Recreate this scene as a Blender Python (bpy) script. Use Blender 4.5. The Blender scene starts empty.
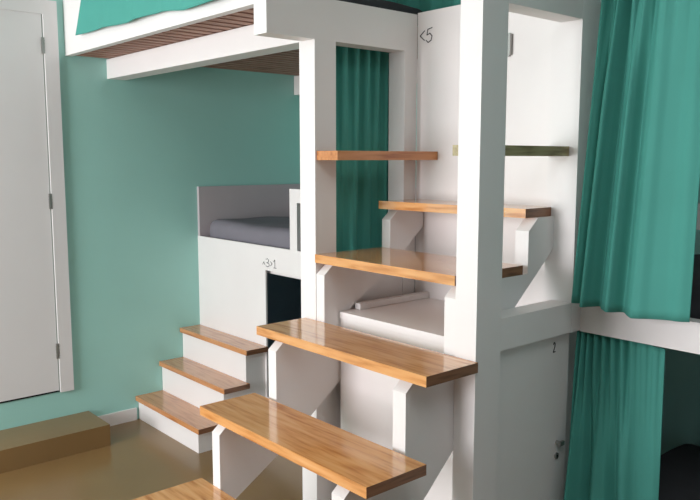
import bpy, bmesh, math, random
from mathutils import Vector, Matrix
random.seed(7)
S = 2.2          # metres per layout unit
H = 0.70         # eye height in layout units
COL = bpy.context.scene.collection

def P(x, y, z):
    return Vector((x*S, y*S, (z+H)*S))

# ------------------------------------------------------------------ materials
def srgb(r, g, b):
    f = lambda c: (c/255/12.92) if c/255 <= .04045 else ((c/255+.055)/1.055)**2.4
    return (f(r), f(g), f(b), 1)

def mat(name, col, rough=.5, spec=.5, noise=0., nscale=6., bump=0., bscale=200., coat=0.):
    m = bpy.data.materials.new(name); m.use_nodes = True
    nt = m.node_tree; b = nt.nodes['Principled BSDF']
    b.inputs['Roughness'].default_value = rough
    b.inputs['Specular IOR Level'].default_value = spec
    b.inputs['Coat Weight'].default_value = coat
    b.inputs['Coat Roughness'].default_value = .12
    b.inputs['Base Color'].default_value = col
    tc = nt.nodes.new('ShaderNodeTexCoord')
    if noise:
        n = nt.nodes.new('ShaderNodeTexNoise'); n.inputs['Scale'].default_value = nscale
        n.inputs['Detail'].default_value = 5
        nt.links.new(tc.outputs['Object'], n.inputs['Vector'])
        r = nt.nodes.new('ShaderNodeValToRGB')
        r.color_ramp.elements[0].position = .3; r.color_ramp.elements[1].position = .7
        r.color_ramp.elements[0].color = tuple(c*(1-noise) for c in col[:3])+(1,)
        r.color_ramp.elements[1].color = tuple(min(1, c*(1+noise)) for c in col[:3])+(1,)
        nt.links.new(n.outputs['Fac'], r.inputs['Fac'])
        nt.links.new(r.outputs['Color'], b.inputs['Base Color'])
    if bump:
        n = nt.nodes.new('ShaderNodeTexNoise'); n.inputs['Scale'].default_value = bscale
        nt.links.new(tc.outputs['Object'], n.inputs['Vector'])
        bp = nt.nodes.new('ShaderNodeBump'); bp.inputs['Strength'].default_value = bump
        bp.inputs['Distance'].default_value = .002
        nt.links.new(n.outputs['Fac'], bp.inputs['Height'])
        nt.links.new(bp.outputs['Normal'], b.inputs['Normal'])
    return m

def wood(name, c0, c1, c2, along='X', rough=.25, coat=.5, dens=1.):
    """varnished pine: long grain streaks and wandering cathedral rings"""
    m = bpy.data.materials.new(name); m.use_nodes = True
    nt = m.node_tree; b = nt.nodes['Principled BSDF']
    b.inputs['Roughness'].default_value = rough
    b.inputs['Coat Weight'].default_value = coat
    b.inputs['Coat Roughness'].default_value = .08
    tc = nt.nodes.new('ShaderNodeTexCoord')
    oi = nt.nodes.new('ShaderNodeObjectInfo')
    add = nt.nodes.new('ShaderNodeVectorMath'); add.operation = 'ADD'
    sc = nt.nodes.new('ShaderNodeVectorMath'); sc.operation = 'SCALE'; sc.inputs['Scale'].default_value = 7.
    cx = nt.nodes.new('ShaderNodeCombineXYZ')
    for i in range(3): nt.links.new(oi.outputs['Random'], cx.inputs[i])
    nt.links.new(cx.outputs[0], sc.inputs[0])
    nt.links.new(tc.outputs['Object'], add.inputs[0]); nt.links.new(sc.outputs[0], add.inputs[1])
    mp = nt.nodes.new('ShaderNodeMapping')
    k = {'X': (.9, 9., 9.), 'Y': (9., .9, 9.)}[along]
    mp.inputs['Scale'].default_value = tuple(v*dens for v in k)
    nt.links.new(add.outputs[0], mp.inputs['Vector'])
    n1 = nt.nodes.new('ShaderNodeTexNoise'); n1.inputs['Scale'].default_value = 1.1; n1.inputs['Detail'].default_value = 2
    nt.links.new(mp.outputs[0], n1.inputs['Vector'])
    mu = nt.nodes.new('ShaderNodeMath'); mu.operation = 'MULTIPLY'; mu.inputs[1].default_value = 48.
    nt.links.new(n1.outputs['Fac'], mu.inputs[0])
    si = nt.nodes.new('ShaderNodeMath'); si.operation = 'SINE'; nt.links.new(mu.outputs[0], si.inputs[0])
    n2 = nt.nodes.new('ShaderNodeTexNoise'); n2.inputs['Scale'].default_value = 6.; n2.inputs['Detail'].default_value = 6
    nt.links.new(mp.outputs[0], n2.inputs['Vector'])
    ma = nt.nodes.new('ShaderNodeMath'); ma.operation = 'MULTIPLY_ADD'; ma.inputs[1].default_value = .06
    nt.links.new(si.outputs[0], ma.inputs[0]); nt.links.new(n2.outputs['Fac'], ma.inputs[2])
    r = nt.nodes.new('ShaderNodeValToRGB'); e = r.color_ramp.elements
    e[0].position = .30; e[0].color = c0; e[1].position = .75; e[1].color = c2
    q = e.new(.5); q.color = c1
    nt.links.new(ma.outputs[0], r.inputs['Fac']); nt.links.new(r.outputs['Color'], b.inputs['Base Color'])
    return m

M = {}
M['white'] = mat('white_satin_paint', srgb(233, 230, 229), .38, .4, .02, 3, .15, 60)
M['white_door'] = mat('door_paint', srgb(222, 222, 222), .42, .4, .015, 3, .1, 80)
M['wall'] = mat('teal_wall_paint', srgb(160, 212, 203), .42, .35, .025, 2.5, .3, 160)
M['curtain'] = mat('teal_curtain_cloth', srgb(76, 154, 143), .75, .25, .05, 4, .35, 900)
M['floor'] = mat('brown_vinyl', srgb(134, 106, 68), .3, .45, .07, 3.2, .1, 30, .15)
M['wall_w'] = mat('pale_wall_paint', srgb(160, 166, 178), .6, .3)
M['ceiling'] = mat('ceiling_paint', srgb(225, 225, 220), .8, .2)
M['shade_lining'] = mat('shade_blue_grey_lining', srgb(128, 146, 156), .6, .3, .04)  # blue-grey of the opening's shade, put into the added lining
M['wains'] = mat('shaded_white_lining', srgb(188, 180, 184), .5, .3, .02)  # white panel, its shade mixed into this grey base colour
M['sheet'] = mat('grey_sheet', srgb(124, 122, 130), .85, .15, .05, 8, .5, 500)
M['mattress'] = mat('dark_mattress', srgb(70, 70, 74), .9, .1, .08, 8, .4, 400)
M['metal'] = mat('brushed_metal', srgb(165, 165, 162), .35, .5); M['metal'].node_tree.nodes['Principled BSDF'].inputs['Metallic'].default_value = .85
M['black'] = mat('black_marker', srgb(32, 30, 38), .6, .3)
M['hole'] = mat('dark_keyhole', srgb(18, 18, 18), .8, .1)
M['rail'] = mat('grey_rail', srgb(150, 160, 155), .5, .4)
M['tread'] = wood('varnished_pine', srgb(184, 116, 60), srgb(218, 156, 96), srgb(228, 174, 118), 'X', .14, .5)
M['tread_b'] = wood('varnished_pine_dull', srgb(172, 112, 68), srgb(200, 138, 88), srgb(210, 152, 102), 'X', .2, .5)
M['batten'] = wood('varnished_pine_length', srgb(165, 95, 50), srgb(196, 130, 78), srgb(208, 145, 95), 'Y', .3, .3)
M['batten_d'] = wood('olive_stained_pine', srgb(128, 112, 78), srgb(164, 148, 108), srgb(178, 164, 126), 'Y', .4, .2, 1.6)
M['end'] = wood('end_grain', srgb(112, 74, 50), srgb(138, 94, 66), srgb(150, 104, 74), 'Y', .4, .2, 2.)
M['slat'] = wood('raw_brown_slat', srgb(130, 90, 74), srgb(164, 122, 104), srgb(178, 138, 120), 'Y', .6, 0)

# ------------------------------------------------------------------ builders
def link(name, me, m, parent=None):
    o = bpy.data.objects.new(name, me); COL.objects.link(o)
    if m: me.materials.append(m)
    if parent:
        o.parent = parent; o.matrix_parent_inverse = Matrix.Translation(-parent.location)
    return o

def finish(name, bm, m, parent=None, bevel=0., smooth=False):
    """bm is in world metres; origin goes to the bottom centre"""
    if bevel:
        bmesh.ops.bevel(bm, geom=[e for e in bm.edges if e.is_manifold and e.calc_face_angle(0) > .5],
                        offset=bevel, segments=2, profile=.5, affect='EDGES', clamp_overlap=True)
    bmesh.ops.recalc_face_normals(bm, faces=bm.faces)
    cs = [v.co for v in bm.verts]
    lo = Vector([min(c[i] for c in cs) for i in range(3)]); hi = Vector([max(c[i] for c in cs) for i in range(3)])
    o0 = Vector(((lo.x+hi.x)/2, (lo.y+hi.y)/2, lo.z))
    base = parent.location if parent else Vector((0, 0, 0))
    for v in bm.verts: v.co -= o0
    me = bpy.data.meshes.new(name); bm.to_mesh(me); bm.free()
    if smooth:
        for p in me.polygons: p.use_smooth = True
    o = bpy.data.objects.new(name, me); COL.objects.link(o); me.materials.append(m)
    if parent:
        o.parent = parent
        w = Vector((0, 0, 0)); q = parent
        while q: w += q.location; q = q.parent
        o.location = o0 - w
    else:
        o.location = o0
    return o

def addbox(bm, x0, x1, y0, y1, z0, z1):
    vs = [bm.verts.new(P(x, y, z)) for x in (x0, x1) for y in (y0, y1) for z in (z0, z1)]
    for f in ((0,1,3,2),(4,6,7,5),(0,4,5,1),(2,3,7,6),(0,2,6,4),(1,5,7,3)):
        bm.faces.new([vs[i] for i in f])
    return bm

def box(name, m, x0, x1, y0, y1, z0, z1, parent=None, bevel=.002):
    return finish(name, addbox(bmesh.new(), x0, x1, y0, y1, z0, z1), m, parent, bevel)

def prism(name, m, pts, a0, a1, axis='X', parent=None, bevel=.0015):
    """pts: outline; axis X -> (y,z), axis Z -> (x,y), axis Y -> (x,z)"""
    bm = bmesh.new()
    mk = {'X': lambda p, a: P(a, p[0], p[1]), 'Z': lambda p, a: P(p[0], p[1], a), 'Y': lambda p, a: P(p[0], a, p[1])}[axis]
    A = [bm.verts.new(mk(p, a0)) for p in pts]; B = [bm.verts.new(mk(p, a1)) for p in pts]
    n = len(pts)
    bm.faces.new(A); bm.faces.new(B[::-1])
    for i in range(n):
        bm.faces.new([A[i], B[i], B[(i+1) % n], A[(i+1) % n]])
    return finish(name, bm, m, parent, bevel)

def thing(name, label, cat, loc, group=None):
    o = bpy.data.objects.new(name, None); COL.objects.link(o); o.location = P(*loc)
    o.empty_display_size = .1
    return tag(o, label, cat, group)

def tag(o, label, cat, group=None):
    o['label'] = label; o['category'] = cat
    if group: o['group'] = group
    return o

def struct(o):
    o['kind'] = 'structure'; return o

def frame_yz(bm, x0, x1, y0, y1, z0, z1, w):
    addbox(bm, x0, x1, y0, y0+w, z0, z1); addbox(bm, x0, x1, y1-w, y1, z0, z1)
    addbox(bm, x0, x1, y0+w, y1-w, z1-w, z1); return bm

# ------------------------------------------------------------------ room shell
W, YB, ZC, XR, YF = -1.853, 1.43, .74, .95, -1.15
struct(box('floor', M['floor'], W-.02, XR, YF, YB+.02, -.72, -.70, bevel=0))
struct(box('ceiling', M['ceiling'], W-.02, XR, YF, YB+.02, ZC, ZC+.02, bevel=0))
struct(box('wall_left', M['wall'], W-.02, W, YF, YB+.02, -.70, ZC, bevel=0))
struct(box('wall_back', M['wall'], W, XR, YB, YB+.02, -.70, ZC, bevel=0))
struct(box('wall_right', M['wall_w'], XR, XR+.02, YF, YB+.02, -.70, ZC, bevel=0))
WX0, WX1, WZ0, WZ1 = -1.78, -.9, -.45, .42      # the window behind the viewer
bm = bmesh.new()
addbox(bm, W, WX0, YF-.02, YF, -.70, ZC); addbox(bm, WX1, XR, YF-.02, YF, -.70, ZC)
addbox(bm, WX0, WX1, YF-.02, YF, -.70, WZ0); addbox(bm, WX0, WX1, YF-.02, YF, WZ1, ZC)
struct(finish('wall_front', bm, M['wall_w']))
bm = bmesh.new()
for a, b in ((WX0, WX0+.02), (WX1-.02, WX1), ((WX0+WX1)/2-.012, (WX0+WX1)/2+.012)):
    addbox(bm, a, b, YF-.02, YF+.005, WZ0, WZ1)
addbox(bm, WX0, WX1, YF-.02, YF+.01, WZ0-.02, WZ0+.01); addbox(bm, WX0, WX1, YF-.02, YF+.005, WZ1-.02, WZ1)
struct(finish('window_1', bm, M['white']))
struct(box('baseboard_left', M['white'], W, W+.006, .713, .845, -.70, -.667))

# door in the left wall
d = thing('door_1', 'x', 'x', (W, .46, -.58)); del d['label'], d['category']; struct(d)
box('door_leaf', M['white_door'], W+.001, W+.005, .257, .642, -.576, .337, d)
bm = bmesh.new(); frame_yz(bm, W, W+.010, .224, .678, -.581, .370, .033)
finish('door_frame', bm, M['white_door'], d, .002)
bm = bmesh.new(); frame_yz(bm, W, W+.004, .254, .648, -.578, .3405, .0065)
finish('door_stop', bm, M['rail'], d)
box('door_gap', M['hole'], W+.0002, W+.003, .254, .646, -.5805, -.5765, d, 0)
for z0, z1 in ((.246, .283), (-.122, -.085), (-.494, -.456)):
    bm = bmesh.new()
    addbox(bm, W+.006, W+.0105, .639, .6455, z0, z1)
    for k in range(1, 5):
        zz = z0+(z1-z0)*k/5; addbox(bm, W+.0055, W+.0112, .6385, .646, zz-.0006, zz+.0006)
    finish('hinge', bm, M['metal'], d)

# platform in front of the door
tag(box('step_platform', M['floor'], W, -1.72, -.1, .716, -.70, -.647, bevel=.004),
    'low brown vinyl-covered platform step below the white door', 'step')

# ------------------------------------------------------------------ small staircase to the low bunk
st = thing('low_staircase', 'short white three-step staircase with wooden treads against the teal wall', 'stairs', (-1.70, .95, -.70))
XS = -1.532
nose = [(.845, -.635), (.917, -.552), (.982, -.468)]
TH = .0125
pts = [(.853, -.70), (.853, -.635-TH), (.925, -.635-TH), (.925, -.552-TH), (.990, -.552-TH), (.990, -.468-TH), (1.045, -.468-TH), (1.045, -.70)]
prism('step_body', M['white'], pts, W+.001, XS, 'X', st, 0)
for (y, z), yb in zip(nose, (.925, .990, 1.045)):
    box('tread', M['tread_b'], W+.001, XS+.016, y, yb+.0005, z-TH, z, st, .002)

# ------------------------------------------------------------------ low bunk behind it
bk = thing('low_bunk', 'white boarded low bunk with a dark square opening marked 3 and 1', 'bunk bed', (-1.45, 1.24, -.70))
OX0, OX1, OZ0, OZ1 = -1.523, -1.12, -.60, -.275
bm = bmesh.new()
addbox(bm, W, OX0, 1.046, 1.0505, -.70, -.215); addbox(bm, OX1, -1.043, 1.046, 1.0505, -.70, -.215)
addbox(bm, OX0, OX1, 1.046, 1.0505, OZ1, -.215); addbox(bm, OX0, OX1, 1.046, 1.0505, -.70, OZ0)
finish('front_board', bm, M['white'], bk)
box('board_cleat', M['white'], W+.002, -1.043, 1.0506, 1.0615, -.271, -.245, bk)
bm = bmesh.new()
addbox(bm, -1.42, -1.392, 1.046, 1.062, -.215, -.071); addbox(bm, -1.10, -1.043, 1.046, 1.062, -.215, -.071)
addbox(bm, -1.392, -1.10, 1.046, 1.062, -.103, -.071)
finish('guard_rail', bm, M['white'], bk)
box('bed_base', M['white'], W, -1.043, 1.062, YB, -.285, -.272, bk)
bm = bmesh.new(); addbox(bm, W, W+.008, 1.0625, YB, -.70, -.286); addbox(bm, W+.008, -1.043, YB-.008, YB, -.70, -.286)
finish('added_lining', bm, M['shade_lining'], bk)  # lining added to make the shaded opening read dark and neutral
box('lower_mattress_board', M['shade_lining'], W+.009, -1.043, 1.063, YB-.009, -.66, -.62, bk)
struct(box('trim_1', M['wains'], W, W+.010, 1.047, YB, -.27, -.078, bevel=.001))
struct(box('trim_2', M['wains'], W+.010, -1.043, YB-.010, YB, -.27, -.078, bevel=.001))

def mattress(name, m, x0, x1, y0, y1, z0, z1, r=.018):
    bm = bmesh.new(); addbox(bm, x0, x1, y0, y1, z0, z1)
    bmesh.ops.bevel(bm, geom=list(bm.edges), offset=r*S, segments=5, profile=.5, affect='EDGES')
    bmesh.ops.subdivide_edges(bm, edges=[e for e in bm.edges if e.calc_length() > .3], cuts=14, use_grid_fill=True)
    for v in bm.verts:
        c = v.co
        if c.z > (z0+H+.02)*S: c.z += .004*math.sin(c.x*9+c.y*5)+.003*math.sin(c.y*17-c.x*6)
    return finish(name, bm, m, None, 0, True)
tag(mattress('mattress', M['sheet'], W+.013, -1.05, 1.066, 1.412, -.271, -.171, .026),
    'grey sheeted mattress lying in the low bunk behind the white board', 'mattress')

# handwriting: strokes as slim flattened ribbons of marker ink
def strokes(name, lines, origin, ux, uz, nrm, r, parent):
    bm = bmesh.new()
    for ln in lines:
        pts = [origin + ux*a + uz*b for a, b in ln]
        for i in range(len(pts)-1):
            a, b = pts[i], pts[i+1]; t = (b-a).normalized(); s = t.cross(nrm)*r
            a = a - t*r*.6; b = b + t*r*.6
            q = [a-s, a+s, b+s, b-s]
            lo = [bm.verts.new(p - nrm*.0002) for p in q]; hi = [bm.verts.new(p + nrm*.0008) for p in q]
            bm.faces.new(lo); bm.faces.new(hi[::-1])
            for k in range(4): bm.faces.new([lo[k], hi[k], hi[(k+1) % 4], lo[(k+1) % 4]])
    return finish(name, bm, M['black'], parent)
X3, Z3, Y3 = Vector((1, 0, 0)), Vector((0, 0, 1)), Vector((0, 1, 0))
five = [(.72, 1.0), (.2, .92), (.1, .5), (.45, .6), (.72, .38), (.6, .05), (.25, -.08), (.02, .1)]
three = [(0, .9), (.3, 1.), (.5, .82), (.42, .6), (.15, .5), (.5, .42), (.58, .15), (.3, 0), (0, .08)]
one = [[(.0, .75), (.2, 1.), (.2, .0)], [(0, 0), (.42, 0)]]
caret = [(0, .2), (.2, .55), (.4, .2)]
gt = [(0, .7), (.25, .45), (0, .2)]
off = lambda l, dx: [(a+dx, b) for a, b in l]
strokes('number_marking', [off(caret, 0), off(three, .55), off(gt, 1.35)] + [off(l, 1.85) for l in one],
        P(-1.534, 1.0455, -.2655), X3*.056, Z3*.044, -Y3, .0013, bk)

# ------------------------------------------------------------------ upper bunk on the left
ub = thing('upper_bunk', 'white upper bunk frame with brown slats spanning from the teal wall', 'bunk bed', (-1.44, 1.05, .198))
box('front_beam', M['white'], W, -1.036, .697, .714, .246, .43, ub)
box('support_beam', M['white'], W, -1.0425, .80, .848, .198, .246, ub)
box('rear_beam', M['white'], W+.001, -1.0425, 1.385, 1.41, .19, .246, ub)
box('curtain_track', M['rail'], W+.02, -1.085, .856, .874, .206, .218, ub, .003)
NS = 23
for k in range(NS):
    x = W+.012 + k*(.80/NS)
    box('slat', M['slat'], x, x+.0245, .716, 1.42, .247, .256, ub, .002)
tag(mattress('mattress', M['mattress'], W+.01, -1.04, .73, 1.10, .257, .292, .012),
    'dark mattress on the slats of the upper bunk, edge seen above the white header', 'mattress')

# ------------------------------------------------------------------ frame left of the main stairs
fl = thing('stair_frame', 'white timber frame with curtained opening on the left side of the main stairs', 'frame', (-1.02, .91, -.70))
PX0, PX1 = -1.042, -1.0
box('post', M['white'], PX0, PX1, .791, .837, -.70, .1965, fl)
box('post', M['white'], PX0, PX1, 1.003, 1.035, -.70, .1965, fl)
box('header_beam', M['white'], -1.035, PX1, .695, 1.035, .1965, .265, fl)
box('side_panel', M['white'], -1.02, PX1-.001, .8375, 1.0025, -.70, -.174, fl)

# back panel with the number
bp = thing('partition_panel', 'tall white partition panel behind the main stairs marked <5 in black', 'panel', (-.85, 1.04, -.70))
box('panel_board', M['white'], -1.0, -.70, 1.036, 1.056, -.70, .268, bp)
strokes('number_marking', [[(.55, .85), (0, .5), (.55, .12)], off(five, .75)], P(-.993, 1.0355, .2135), X3*.045, Z3*.052, -Y3, .0017, bp)
bm = bmesh.new(); addbox(bm, -.815, -.786, 1.0325, 1.036, .168, .206); addbox(bm, -.786, -.7825, 1.029, 1.036, .170, .204)
finish('latch_plate', bm, M['metal'], bp, .0008)
box('catch', M['metal'], -.893, -.889, 1.0335, 1.036, .172, .178, bp, 0)

# ------------------------------------------------------------------ frame right of the main stairs
fr = thing('stair_frame', 'white timber frame with tall opening on the right side of the main stairs', 'frame', (-.665, .94, -.70))
QX0, QX1 = -.684, -.646
box('post', M['white'], QX0, QX1, .791, .845, -.70, .45, fr)
box('post', M['white'], -.699, QX1, 1.025, 1.077, -.2735, .45, fr)
box('header_beam', M['white'], QX0, QX1, .8455, 1.0245, .208, .29, fr)
box('low_rail', M['white'], QX0, QX1-.0003, .8455, 1.0245, -.273, -.226, fr)
tag(box('fix', M['white'], QX1, .93, 1.050, 1.075, -.275, -.230), 'long white front rail of the right-hand bunk between the two green curtains', 'rail').name = 'bunk_rail'
cd = thing('cupboard_door', 'narrow white cupboard door marked 2 under the right rail beside the lower curtain', 'door', (-.667, .935, -.70))
box('door_leaf', M['white'], -.674, -.660, .8465, 1.042, -.695, -.2745, cd, .002)
strokes('number_marking', [[(0, .8), (.2, 1.), (.42, .85), (.38, .55), (0, 0), (.5, .0)]], P(-.6597, .998, -.3035), Y3*.024, Z3*.034, X3, .0017, cd)

def cyl(bm, c, axis, r, h, n=20):
    z = Vector(axis).normalized(); x = z.orthogonal().normalized(); y = z.cross(x)
    A = [bm.verts.new(c + (x*math.cos(2*math.pi*i/n)+y*math.sin(2*math.pi*i/n))*r) for i in range(n)]
    B = [bm.verts.new(v.co + z*h) for v in A]
    bm.faces.new(A[::-1]); bm.faces.new(B)
    for i in range(n): bm.faces.new([A[i], A[(i+1) % n], B[(i+1) % n], B[i]])
bm = bmesh.new(); cyl(bm, P(-.660, 1.016, -.478), X3, .011, .006); kh = finish('lock_rosette', bm, M['metal'], cd, .001)
bm = bmesh.new(); cyl(bm, P(-.660, 1.016, -.478)+X3*.0062, X3, .0035, .0006); addbox(bm, -.6572, -.6568, 1.0153, 1.0167, -.4825, -.478)
finish('keyhole', bm, M['hole'], kh)
bm = bmesh.new(); cyl(bm, P(-.660, 1.016, -.4555), X3, .007, .02); addbox(bm, -.6535, -.6495, 1.012, 1.0235, -.459, -.452)
finish('handle', bm, M['metal'], cd, .001)

# ------------------------------------------------------------------ the two battens at the top of the stairs
tag(box('wooden_ledge', M['batten'], -.9995, -.945, .794, 1.0355, -.003, .0125, bevel=.001),
    'orange wooden ledge crossing in front of the middle green curtain', 'ledge')
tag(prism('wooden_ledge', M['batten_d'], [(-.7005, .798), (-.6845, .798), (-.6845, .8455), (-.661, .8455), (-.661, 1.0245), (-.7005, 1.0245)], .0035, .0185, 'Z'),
    'dull olive wooden ledge seen through the opening right of the tall white post', 'ledge')

# ------------------------------------------------------------------ main staircase
ms = thing('main_staircase', 'open wooden staircase with white zigzag stringers in the centre', 'stairs', (-.84, .8, -.70))
T = [(.458, -.515), (.578, -.393), (.687, -.2785), (.789, -.163), (.938, -.077)]
TT = .0145
def stringer(x0, x1, ys, low):
    f = [t[0]+.003+ys for t in T]; f[4] += .006+ys*2; zb = [t[1]-TT for t in T]
    up = [(f[0], -.70)]
    for k in range(5):
        if k: up.append((f[k], zb[k-1]))
        up += [(f[k], zb[k]-.020), (f[k]+.024, zb[k])]
    up.append((1.034, zb[4]))
    return prism('stringer', M['white'], up+low, x0, x1, 'X', ms, 0)
low = [(1.034, -.128), (.932, -.211), (.859, -.256), (.829, -.285), (.829, -.387), (.763, -.436), (.693, -.488), (.611, -.538), (.57, -.57), (.57, -.70)]
stringer(-.9995, -.978, 0, low)
low2 = [(1.034, -.133), (1.011, -.156), (.931, -.224), (.87, -.275), (.815, -.285), (.815, -.396), (.785, -.424), (.738, -.468), (.69, -.505), (.611, -.555), (.57, -.59), (.57, -.70)]
stringer(-.709, -.6845, .004, low2)
ends = [.5805, .683, .7905, .9465, 1.0355]
xr = [(-1.035, -.636), (-1.031, -.635), (-1.029, -.641), (-.9995, -.6845), (-.9995, -.700)]
for (y, z), ye, (x0, x1) in zip(T, ends, xr):
    if z > -.1:
        prism('tread', M['tread'], [(x0, y), (-.690, y+.019), (-.690, 1.0245), (-.7, 1.0245), (-.7, ye), (x0, ye)], z-TT, z, 'Z', ms, .0022)
    else:
        box('tread', M['tread'], x0, x1, y, ye, z-TT, z, ms, .0022)

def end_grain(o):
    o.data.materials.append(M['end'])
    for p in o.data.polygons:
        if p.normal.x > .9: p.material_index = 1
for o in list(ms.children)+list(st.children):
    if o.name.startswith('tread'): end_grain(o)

# the white box under the stairs
sb = thing('storage_box', 'white storage box tucked beneath the wooden stairs', 'box', (-.84, .93, -.70))
box('box_body', M['white'], -.9755, -.7095, .826, 1.0355, -.70, -.276, sb)
box('lid', M['white'], -.9755, -.7095, .824, 1.0355, -.2755, -.264, sb, .002)
box('edge_strip', M['white'], -.9755, -.962, .86, 1.0355, -.2635, -.253, sb, .003)

# ------------------------------------------------------------------ curtains
def curtain(name, label, top, bot, nf, amp_t, amp_b, seed, nrm=(0, -1), group=None, hem=0., zt=None, nu=220, nv=46, taper=1., flat=None, nt=1.55):
    """top/bot: list of (x, y, z) control points, swept straight down between them with soft pleats"""
    rnd = random.Random(seed)
    ph = [rnd.uniform(0, 6.28) for _ in range(6)]
    def samp(pts, s):
        t = s*(len(pts)-1); i = min(int(t), len(pts)-2); q = t-i
        return [pts[i][k]*(1-q)+pts[i+1][k]*q for k in range(3)]
    bm = bmesh.new(); G = []
    for j in range(nv+1):
        v = j/nv; row = []
        for i in range(nu+1):
            s = i/nu
            a = samp(top, s); b = samp(bot, s)
            vv = v**taper
            p = [a[0]*(1-vv)+b[0]*vv, a[1]*(1-vv)+b[1]*vv, a[2]*(1-v)+b[2]*v]
            w = s + .018*math.sin(5.3*s+ph[0]) + .03*v*math.sin(2.1*s*3+ph[1])
            wt = math.sin(2*math.pi*nf*nt*w+ph[2])
            wb = math.sin(2*math.pi*nf*w+ph[3])*.75+.35*math.sin(2*math.pi*nf*.43*w+ph[4])+.14*math.sin(2*math.pi*nf*2.2*w+ph[5])
            m = min(1, v*1.8); m = m*m*(3-2*m)
            wb = math.copysign(abs(wb)**1.15, wb)
            g = 1.
            if flat:
                q = min(1, max(0, (s-flat+.06)/.12)); g = 1-.72*q*q*(3-2*q)
            dd = amp_t*(1-m)*math.copysign(abs(wt)**.6, wt) + (amp_t+(amp_b-amp_t)*v)*m*wb
            dd *= g
            p[0] += nrm[0]*dd; p[1] += nrm[1]*dd
            if j == nv or v > .9: p[2] += hem*(v-.9)*10*math.sin(9*s+ph[0])
            row.append(bm.verts.new(P(*p)))
        G.append(row)
    for j in range(nv):
        for i in range(nu):
            bm.faces.new([G[j][i], G[j][i+1], G[j+1][i+1], G[j+1][i]])
    o = finish(name, bm, M['curtain'], None, 0, True)
    md = o.modifiers.new('thickness', 'SOLIDIFY'); md.thickness = .003; md.offset = 0
    return tag(o, label, 'curtain', group)

curtain('curtain', 'dark green curtain filling the narrow opening behind the top of the stairs',
        [(-1.056, .853, .236), (-1.056, 1.032, .24)], [(-1.056, .853, -.60), (-1.056, 1.032, -.60)], 4.4, .008, .010, 3, (1, 0))
curtain('curtain', 'green curtain hanging over the front beam of the upper left bunk',
        [(-1.63, .685, .50), (-1.12, .685, .50)], [(-1.745, .683, .279), (-1.60, .683, .281), (-1.465, .683, .272), (-1.33, .683, .271), (-1.245, .683, .266), (-1.10, .683, .266)], 4, .003, .0035, 11, hem=.0025)
curtain('curtain', 'long green curtain on the right hanging down over the white bunk rail',
        [(-.600, 1.028, .42), (-.54, 1.03, .42), (-.452, 1.03, .42)],
        [(-.632, .992, -.216), (-.60, .998, -.221), (-.534, 1.008, -.229), (-.453, 1.008, -.222)], 4.6, .013, .0175, 5, taper=.8, flat=.64, nt=1.7)
curtain('curtain', 'green curtain hanging below the right bunk rail in front of the dark lower bunk',
        [(-.652, 1.058, -.2745), (-.632, 1.064, -.276), (-.60, 1.064, -.276), (-.56, 1.064, -.277), (-.511, 1.064, -.281)],
        [(-.640, .995, -.66), (-.60, 1.02, -.67), (-.55, 1.035, -.67), (-.502, 1.046, -.67)], 3.8, .006, .02, 8, flat=.72, nt=2.6)
curtain('curtain', 'piece of green curtain showing above the white panel marked <5',
        [(-1.30, 1.12, .55), (-.74, 1.12, .55)], [(-1.30, 1.12, .285), (-.74, 1.12, .275)], 8, .005, .007, 21)

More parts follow.
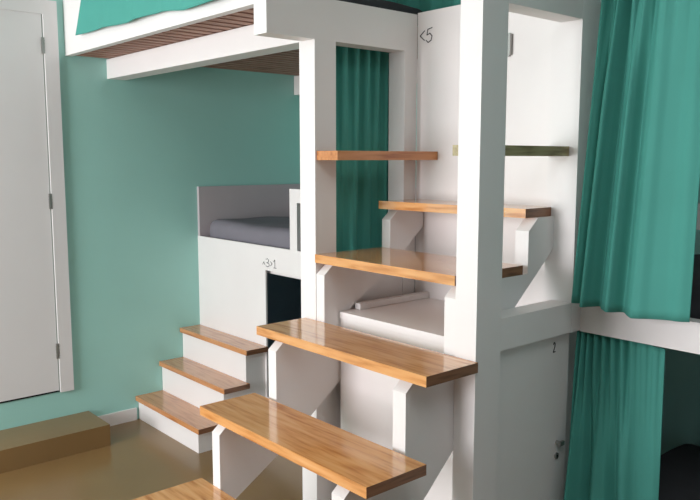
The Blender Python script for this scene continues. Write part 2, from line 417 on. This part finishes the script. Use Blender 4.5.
# ------------------------------------------------------------------ right bunk interior
rb = thing('right_bunk', 'bunk bed in the dark behind the two right-hand curtains', 'bunk bed', (.1, 1.25, -.70))
box('bed_base', M['white'], -.645, .93, 1.0755, YB, -.27, -.255, rb)
box('lower_base', M['white'], -.645, .93, 1.0755, YB, -.70, -.62, rb)
box('side_panel', M['white'], -.715, -.6985, 1.0575, YB, -.70, .72, rb)
box('guard_board', M['white'], -.56, .93, 1.115, 1.13, -.105, -.066, rb)
box('upper_base', M['white'], -.645, .93, 1.0755, YB, .44, .46, rb)
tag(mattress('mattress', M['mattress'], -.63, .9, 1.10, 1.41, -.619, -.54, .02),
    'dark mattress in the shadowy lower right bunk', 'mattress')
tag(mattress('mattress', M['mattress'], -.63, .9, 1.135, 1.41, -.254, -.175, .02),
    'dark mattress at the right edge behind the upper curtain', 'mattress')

# ------------------------------------------------------------------ light: daylight through the window, plus an added fill
def area(name, loc, rot, sx, sy, power, col):
    l = bpy.data.lights.new(name, 'AREA'); l.shape = 'RECTANGLE'; l.size = sx; l.size_y = sy
    l.energy = power; l.color = col
    o = bpy.data.objects.new(name, l); COL.objects.link(o); o.location = loc; o.rotation_euler = rot
    return o
area('window_daylight', P((WX0+WX1)/2, YF+.02, (WZ0+WZ1)/2), (math.radians(90), 0, 0), (WX1-WX0)*S*.97, (WZ1-WZ0)*S*.97, 120, (1., .96, .975))
area('unseen_fill_light', P(.1, .1, ZC-.02), (0, 0, 0), 1.5, 1.5, 17, (.95, .98, 1.))  # added fill for the right-facing sides, no visible fitting
w = bpy.data.worlds.new('world'); bpy.context.scene.world = w; w.use_nodes = True
w.node_tree.nodes['Background'].inputs[0].default_value = (.75, .85, .95, 1); w.node_tree.nodes['Background'].inputs[1].default_value = .6

# ------------------------------------------------------------------ camera
yaw, pitch, roll, fpx = math.radians(139.007), math.radians(-6.980), math.radians(.017), 748.65
f = Vector((math.cos(pitch)*math.cos(yaw), math.cos(pitch)*math.sin(yaw), math.sin(pitch)))
rt = Vector((math.sin(yaw), -math.cos(yaw), 0)); up = rt.cross(f)
r2 = rt*math.cos(roll)+up*math.sin(roll); u2 = -rt*math.sin(roll)+up*math.cos(roll)
cam = bpy.data.cameras.new('camera'); co = bpy.data.objects.new('camera', cam); COL.objects.link(co)
mw = Matrix((r2, u2, -f)).transposed().to_4x4(); mw.translation = P(0, 0, 0); co.matrix_world = mw
cam.sensor_width = 36; cam.lens = 36*fpx/700; cam.clip_start = .05
sc = bpy.context.scene; sc.camera = co
sc.view_settings.view_transform = 'Standard'; sc.view_settings.look = 'None'
sc.view_settings.gamma = 1; sc.view_settings.use_curve_mapping = False
sc.view_settings.exposure = 0.5
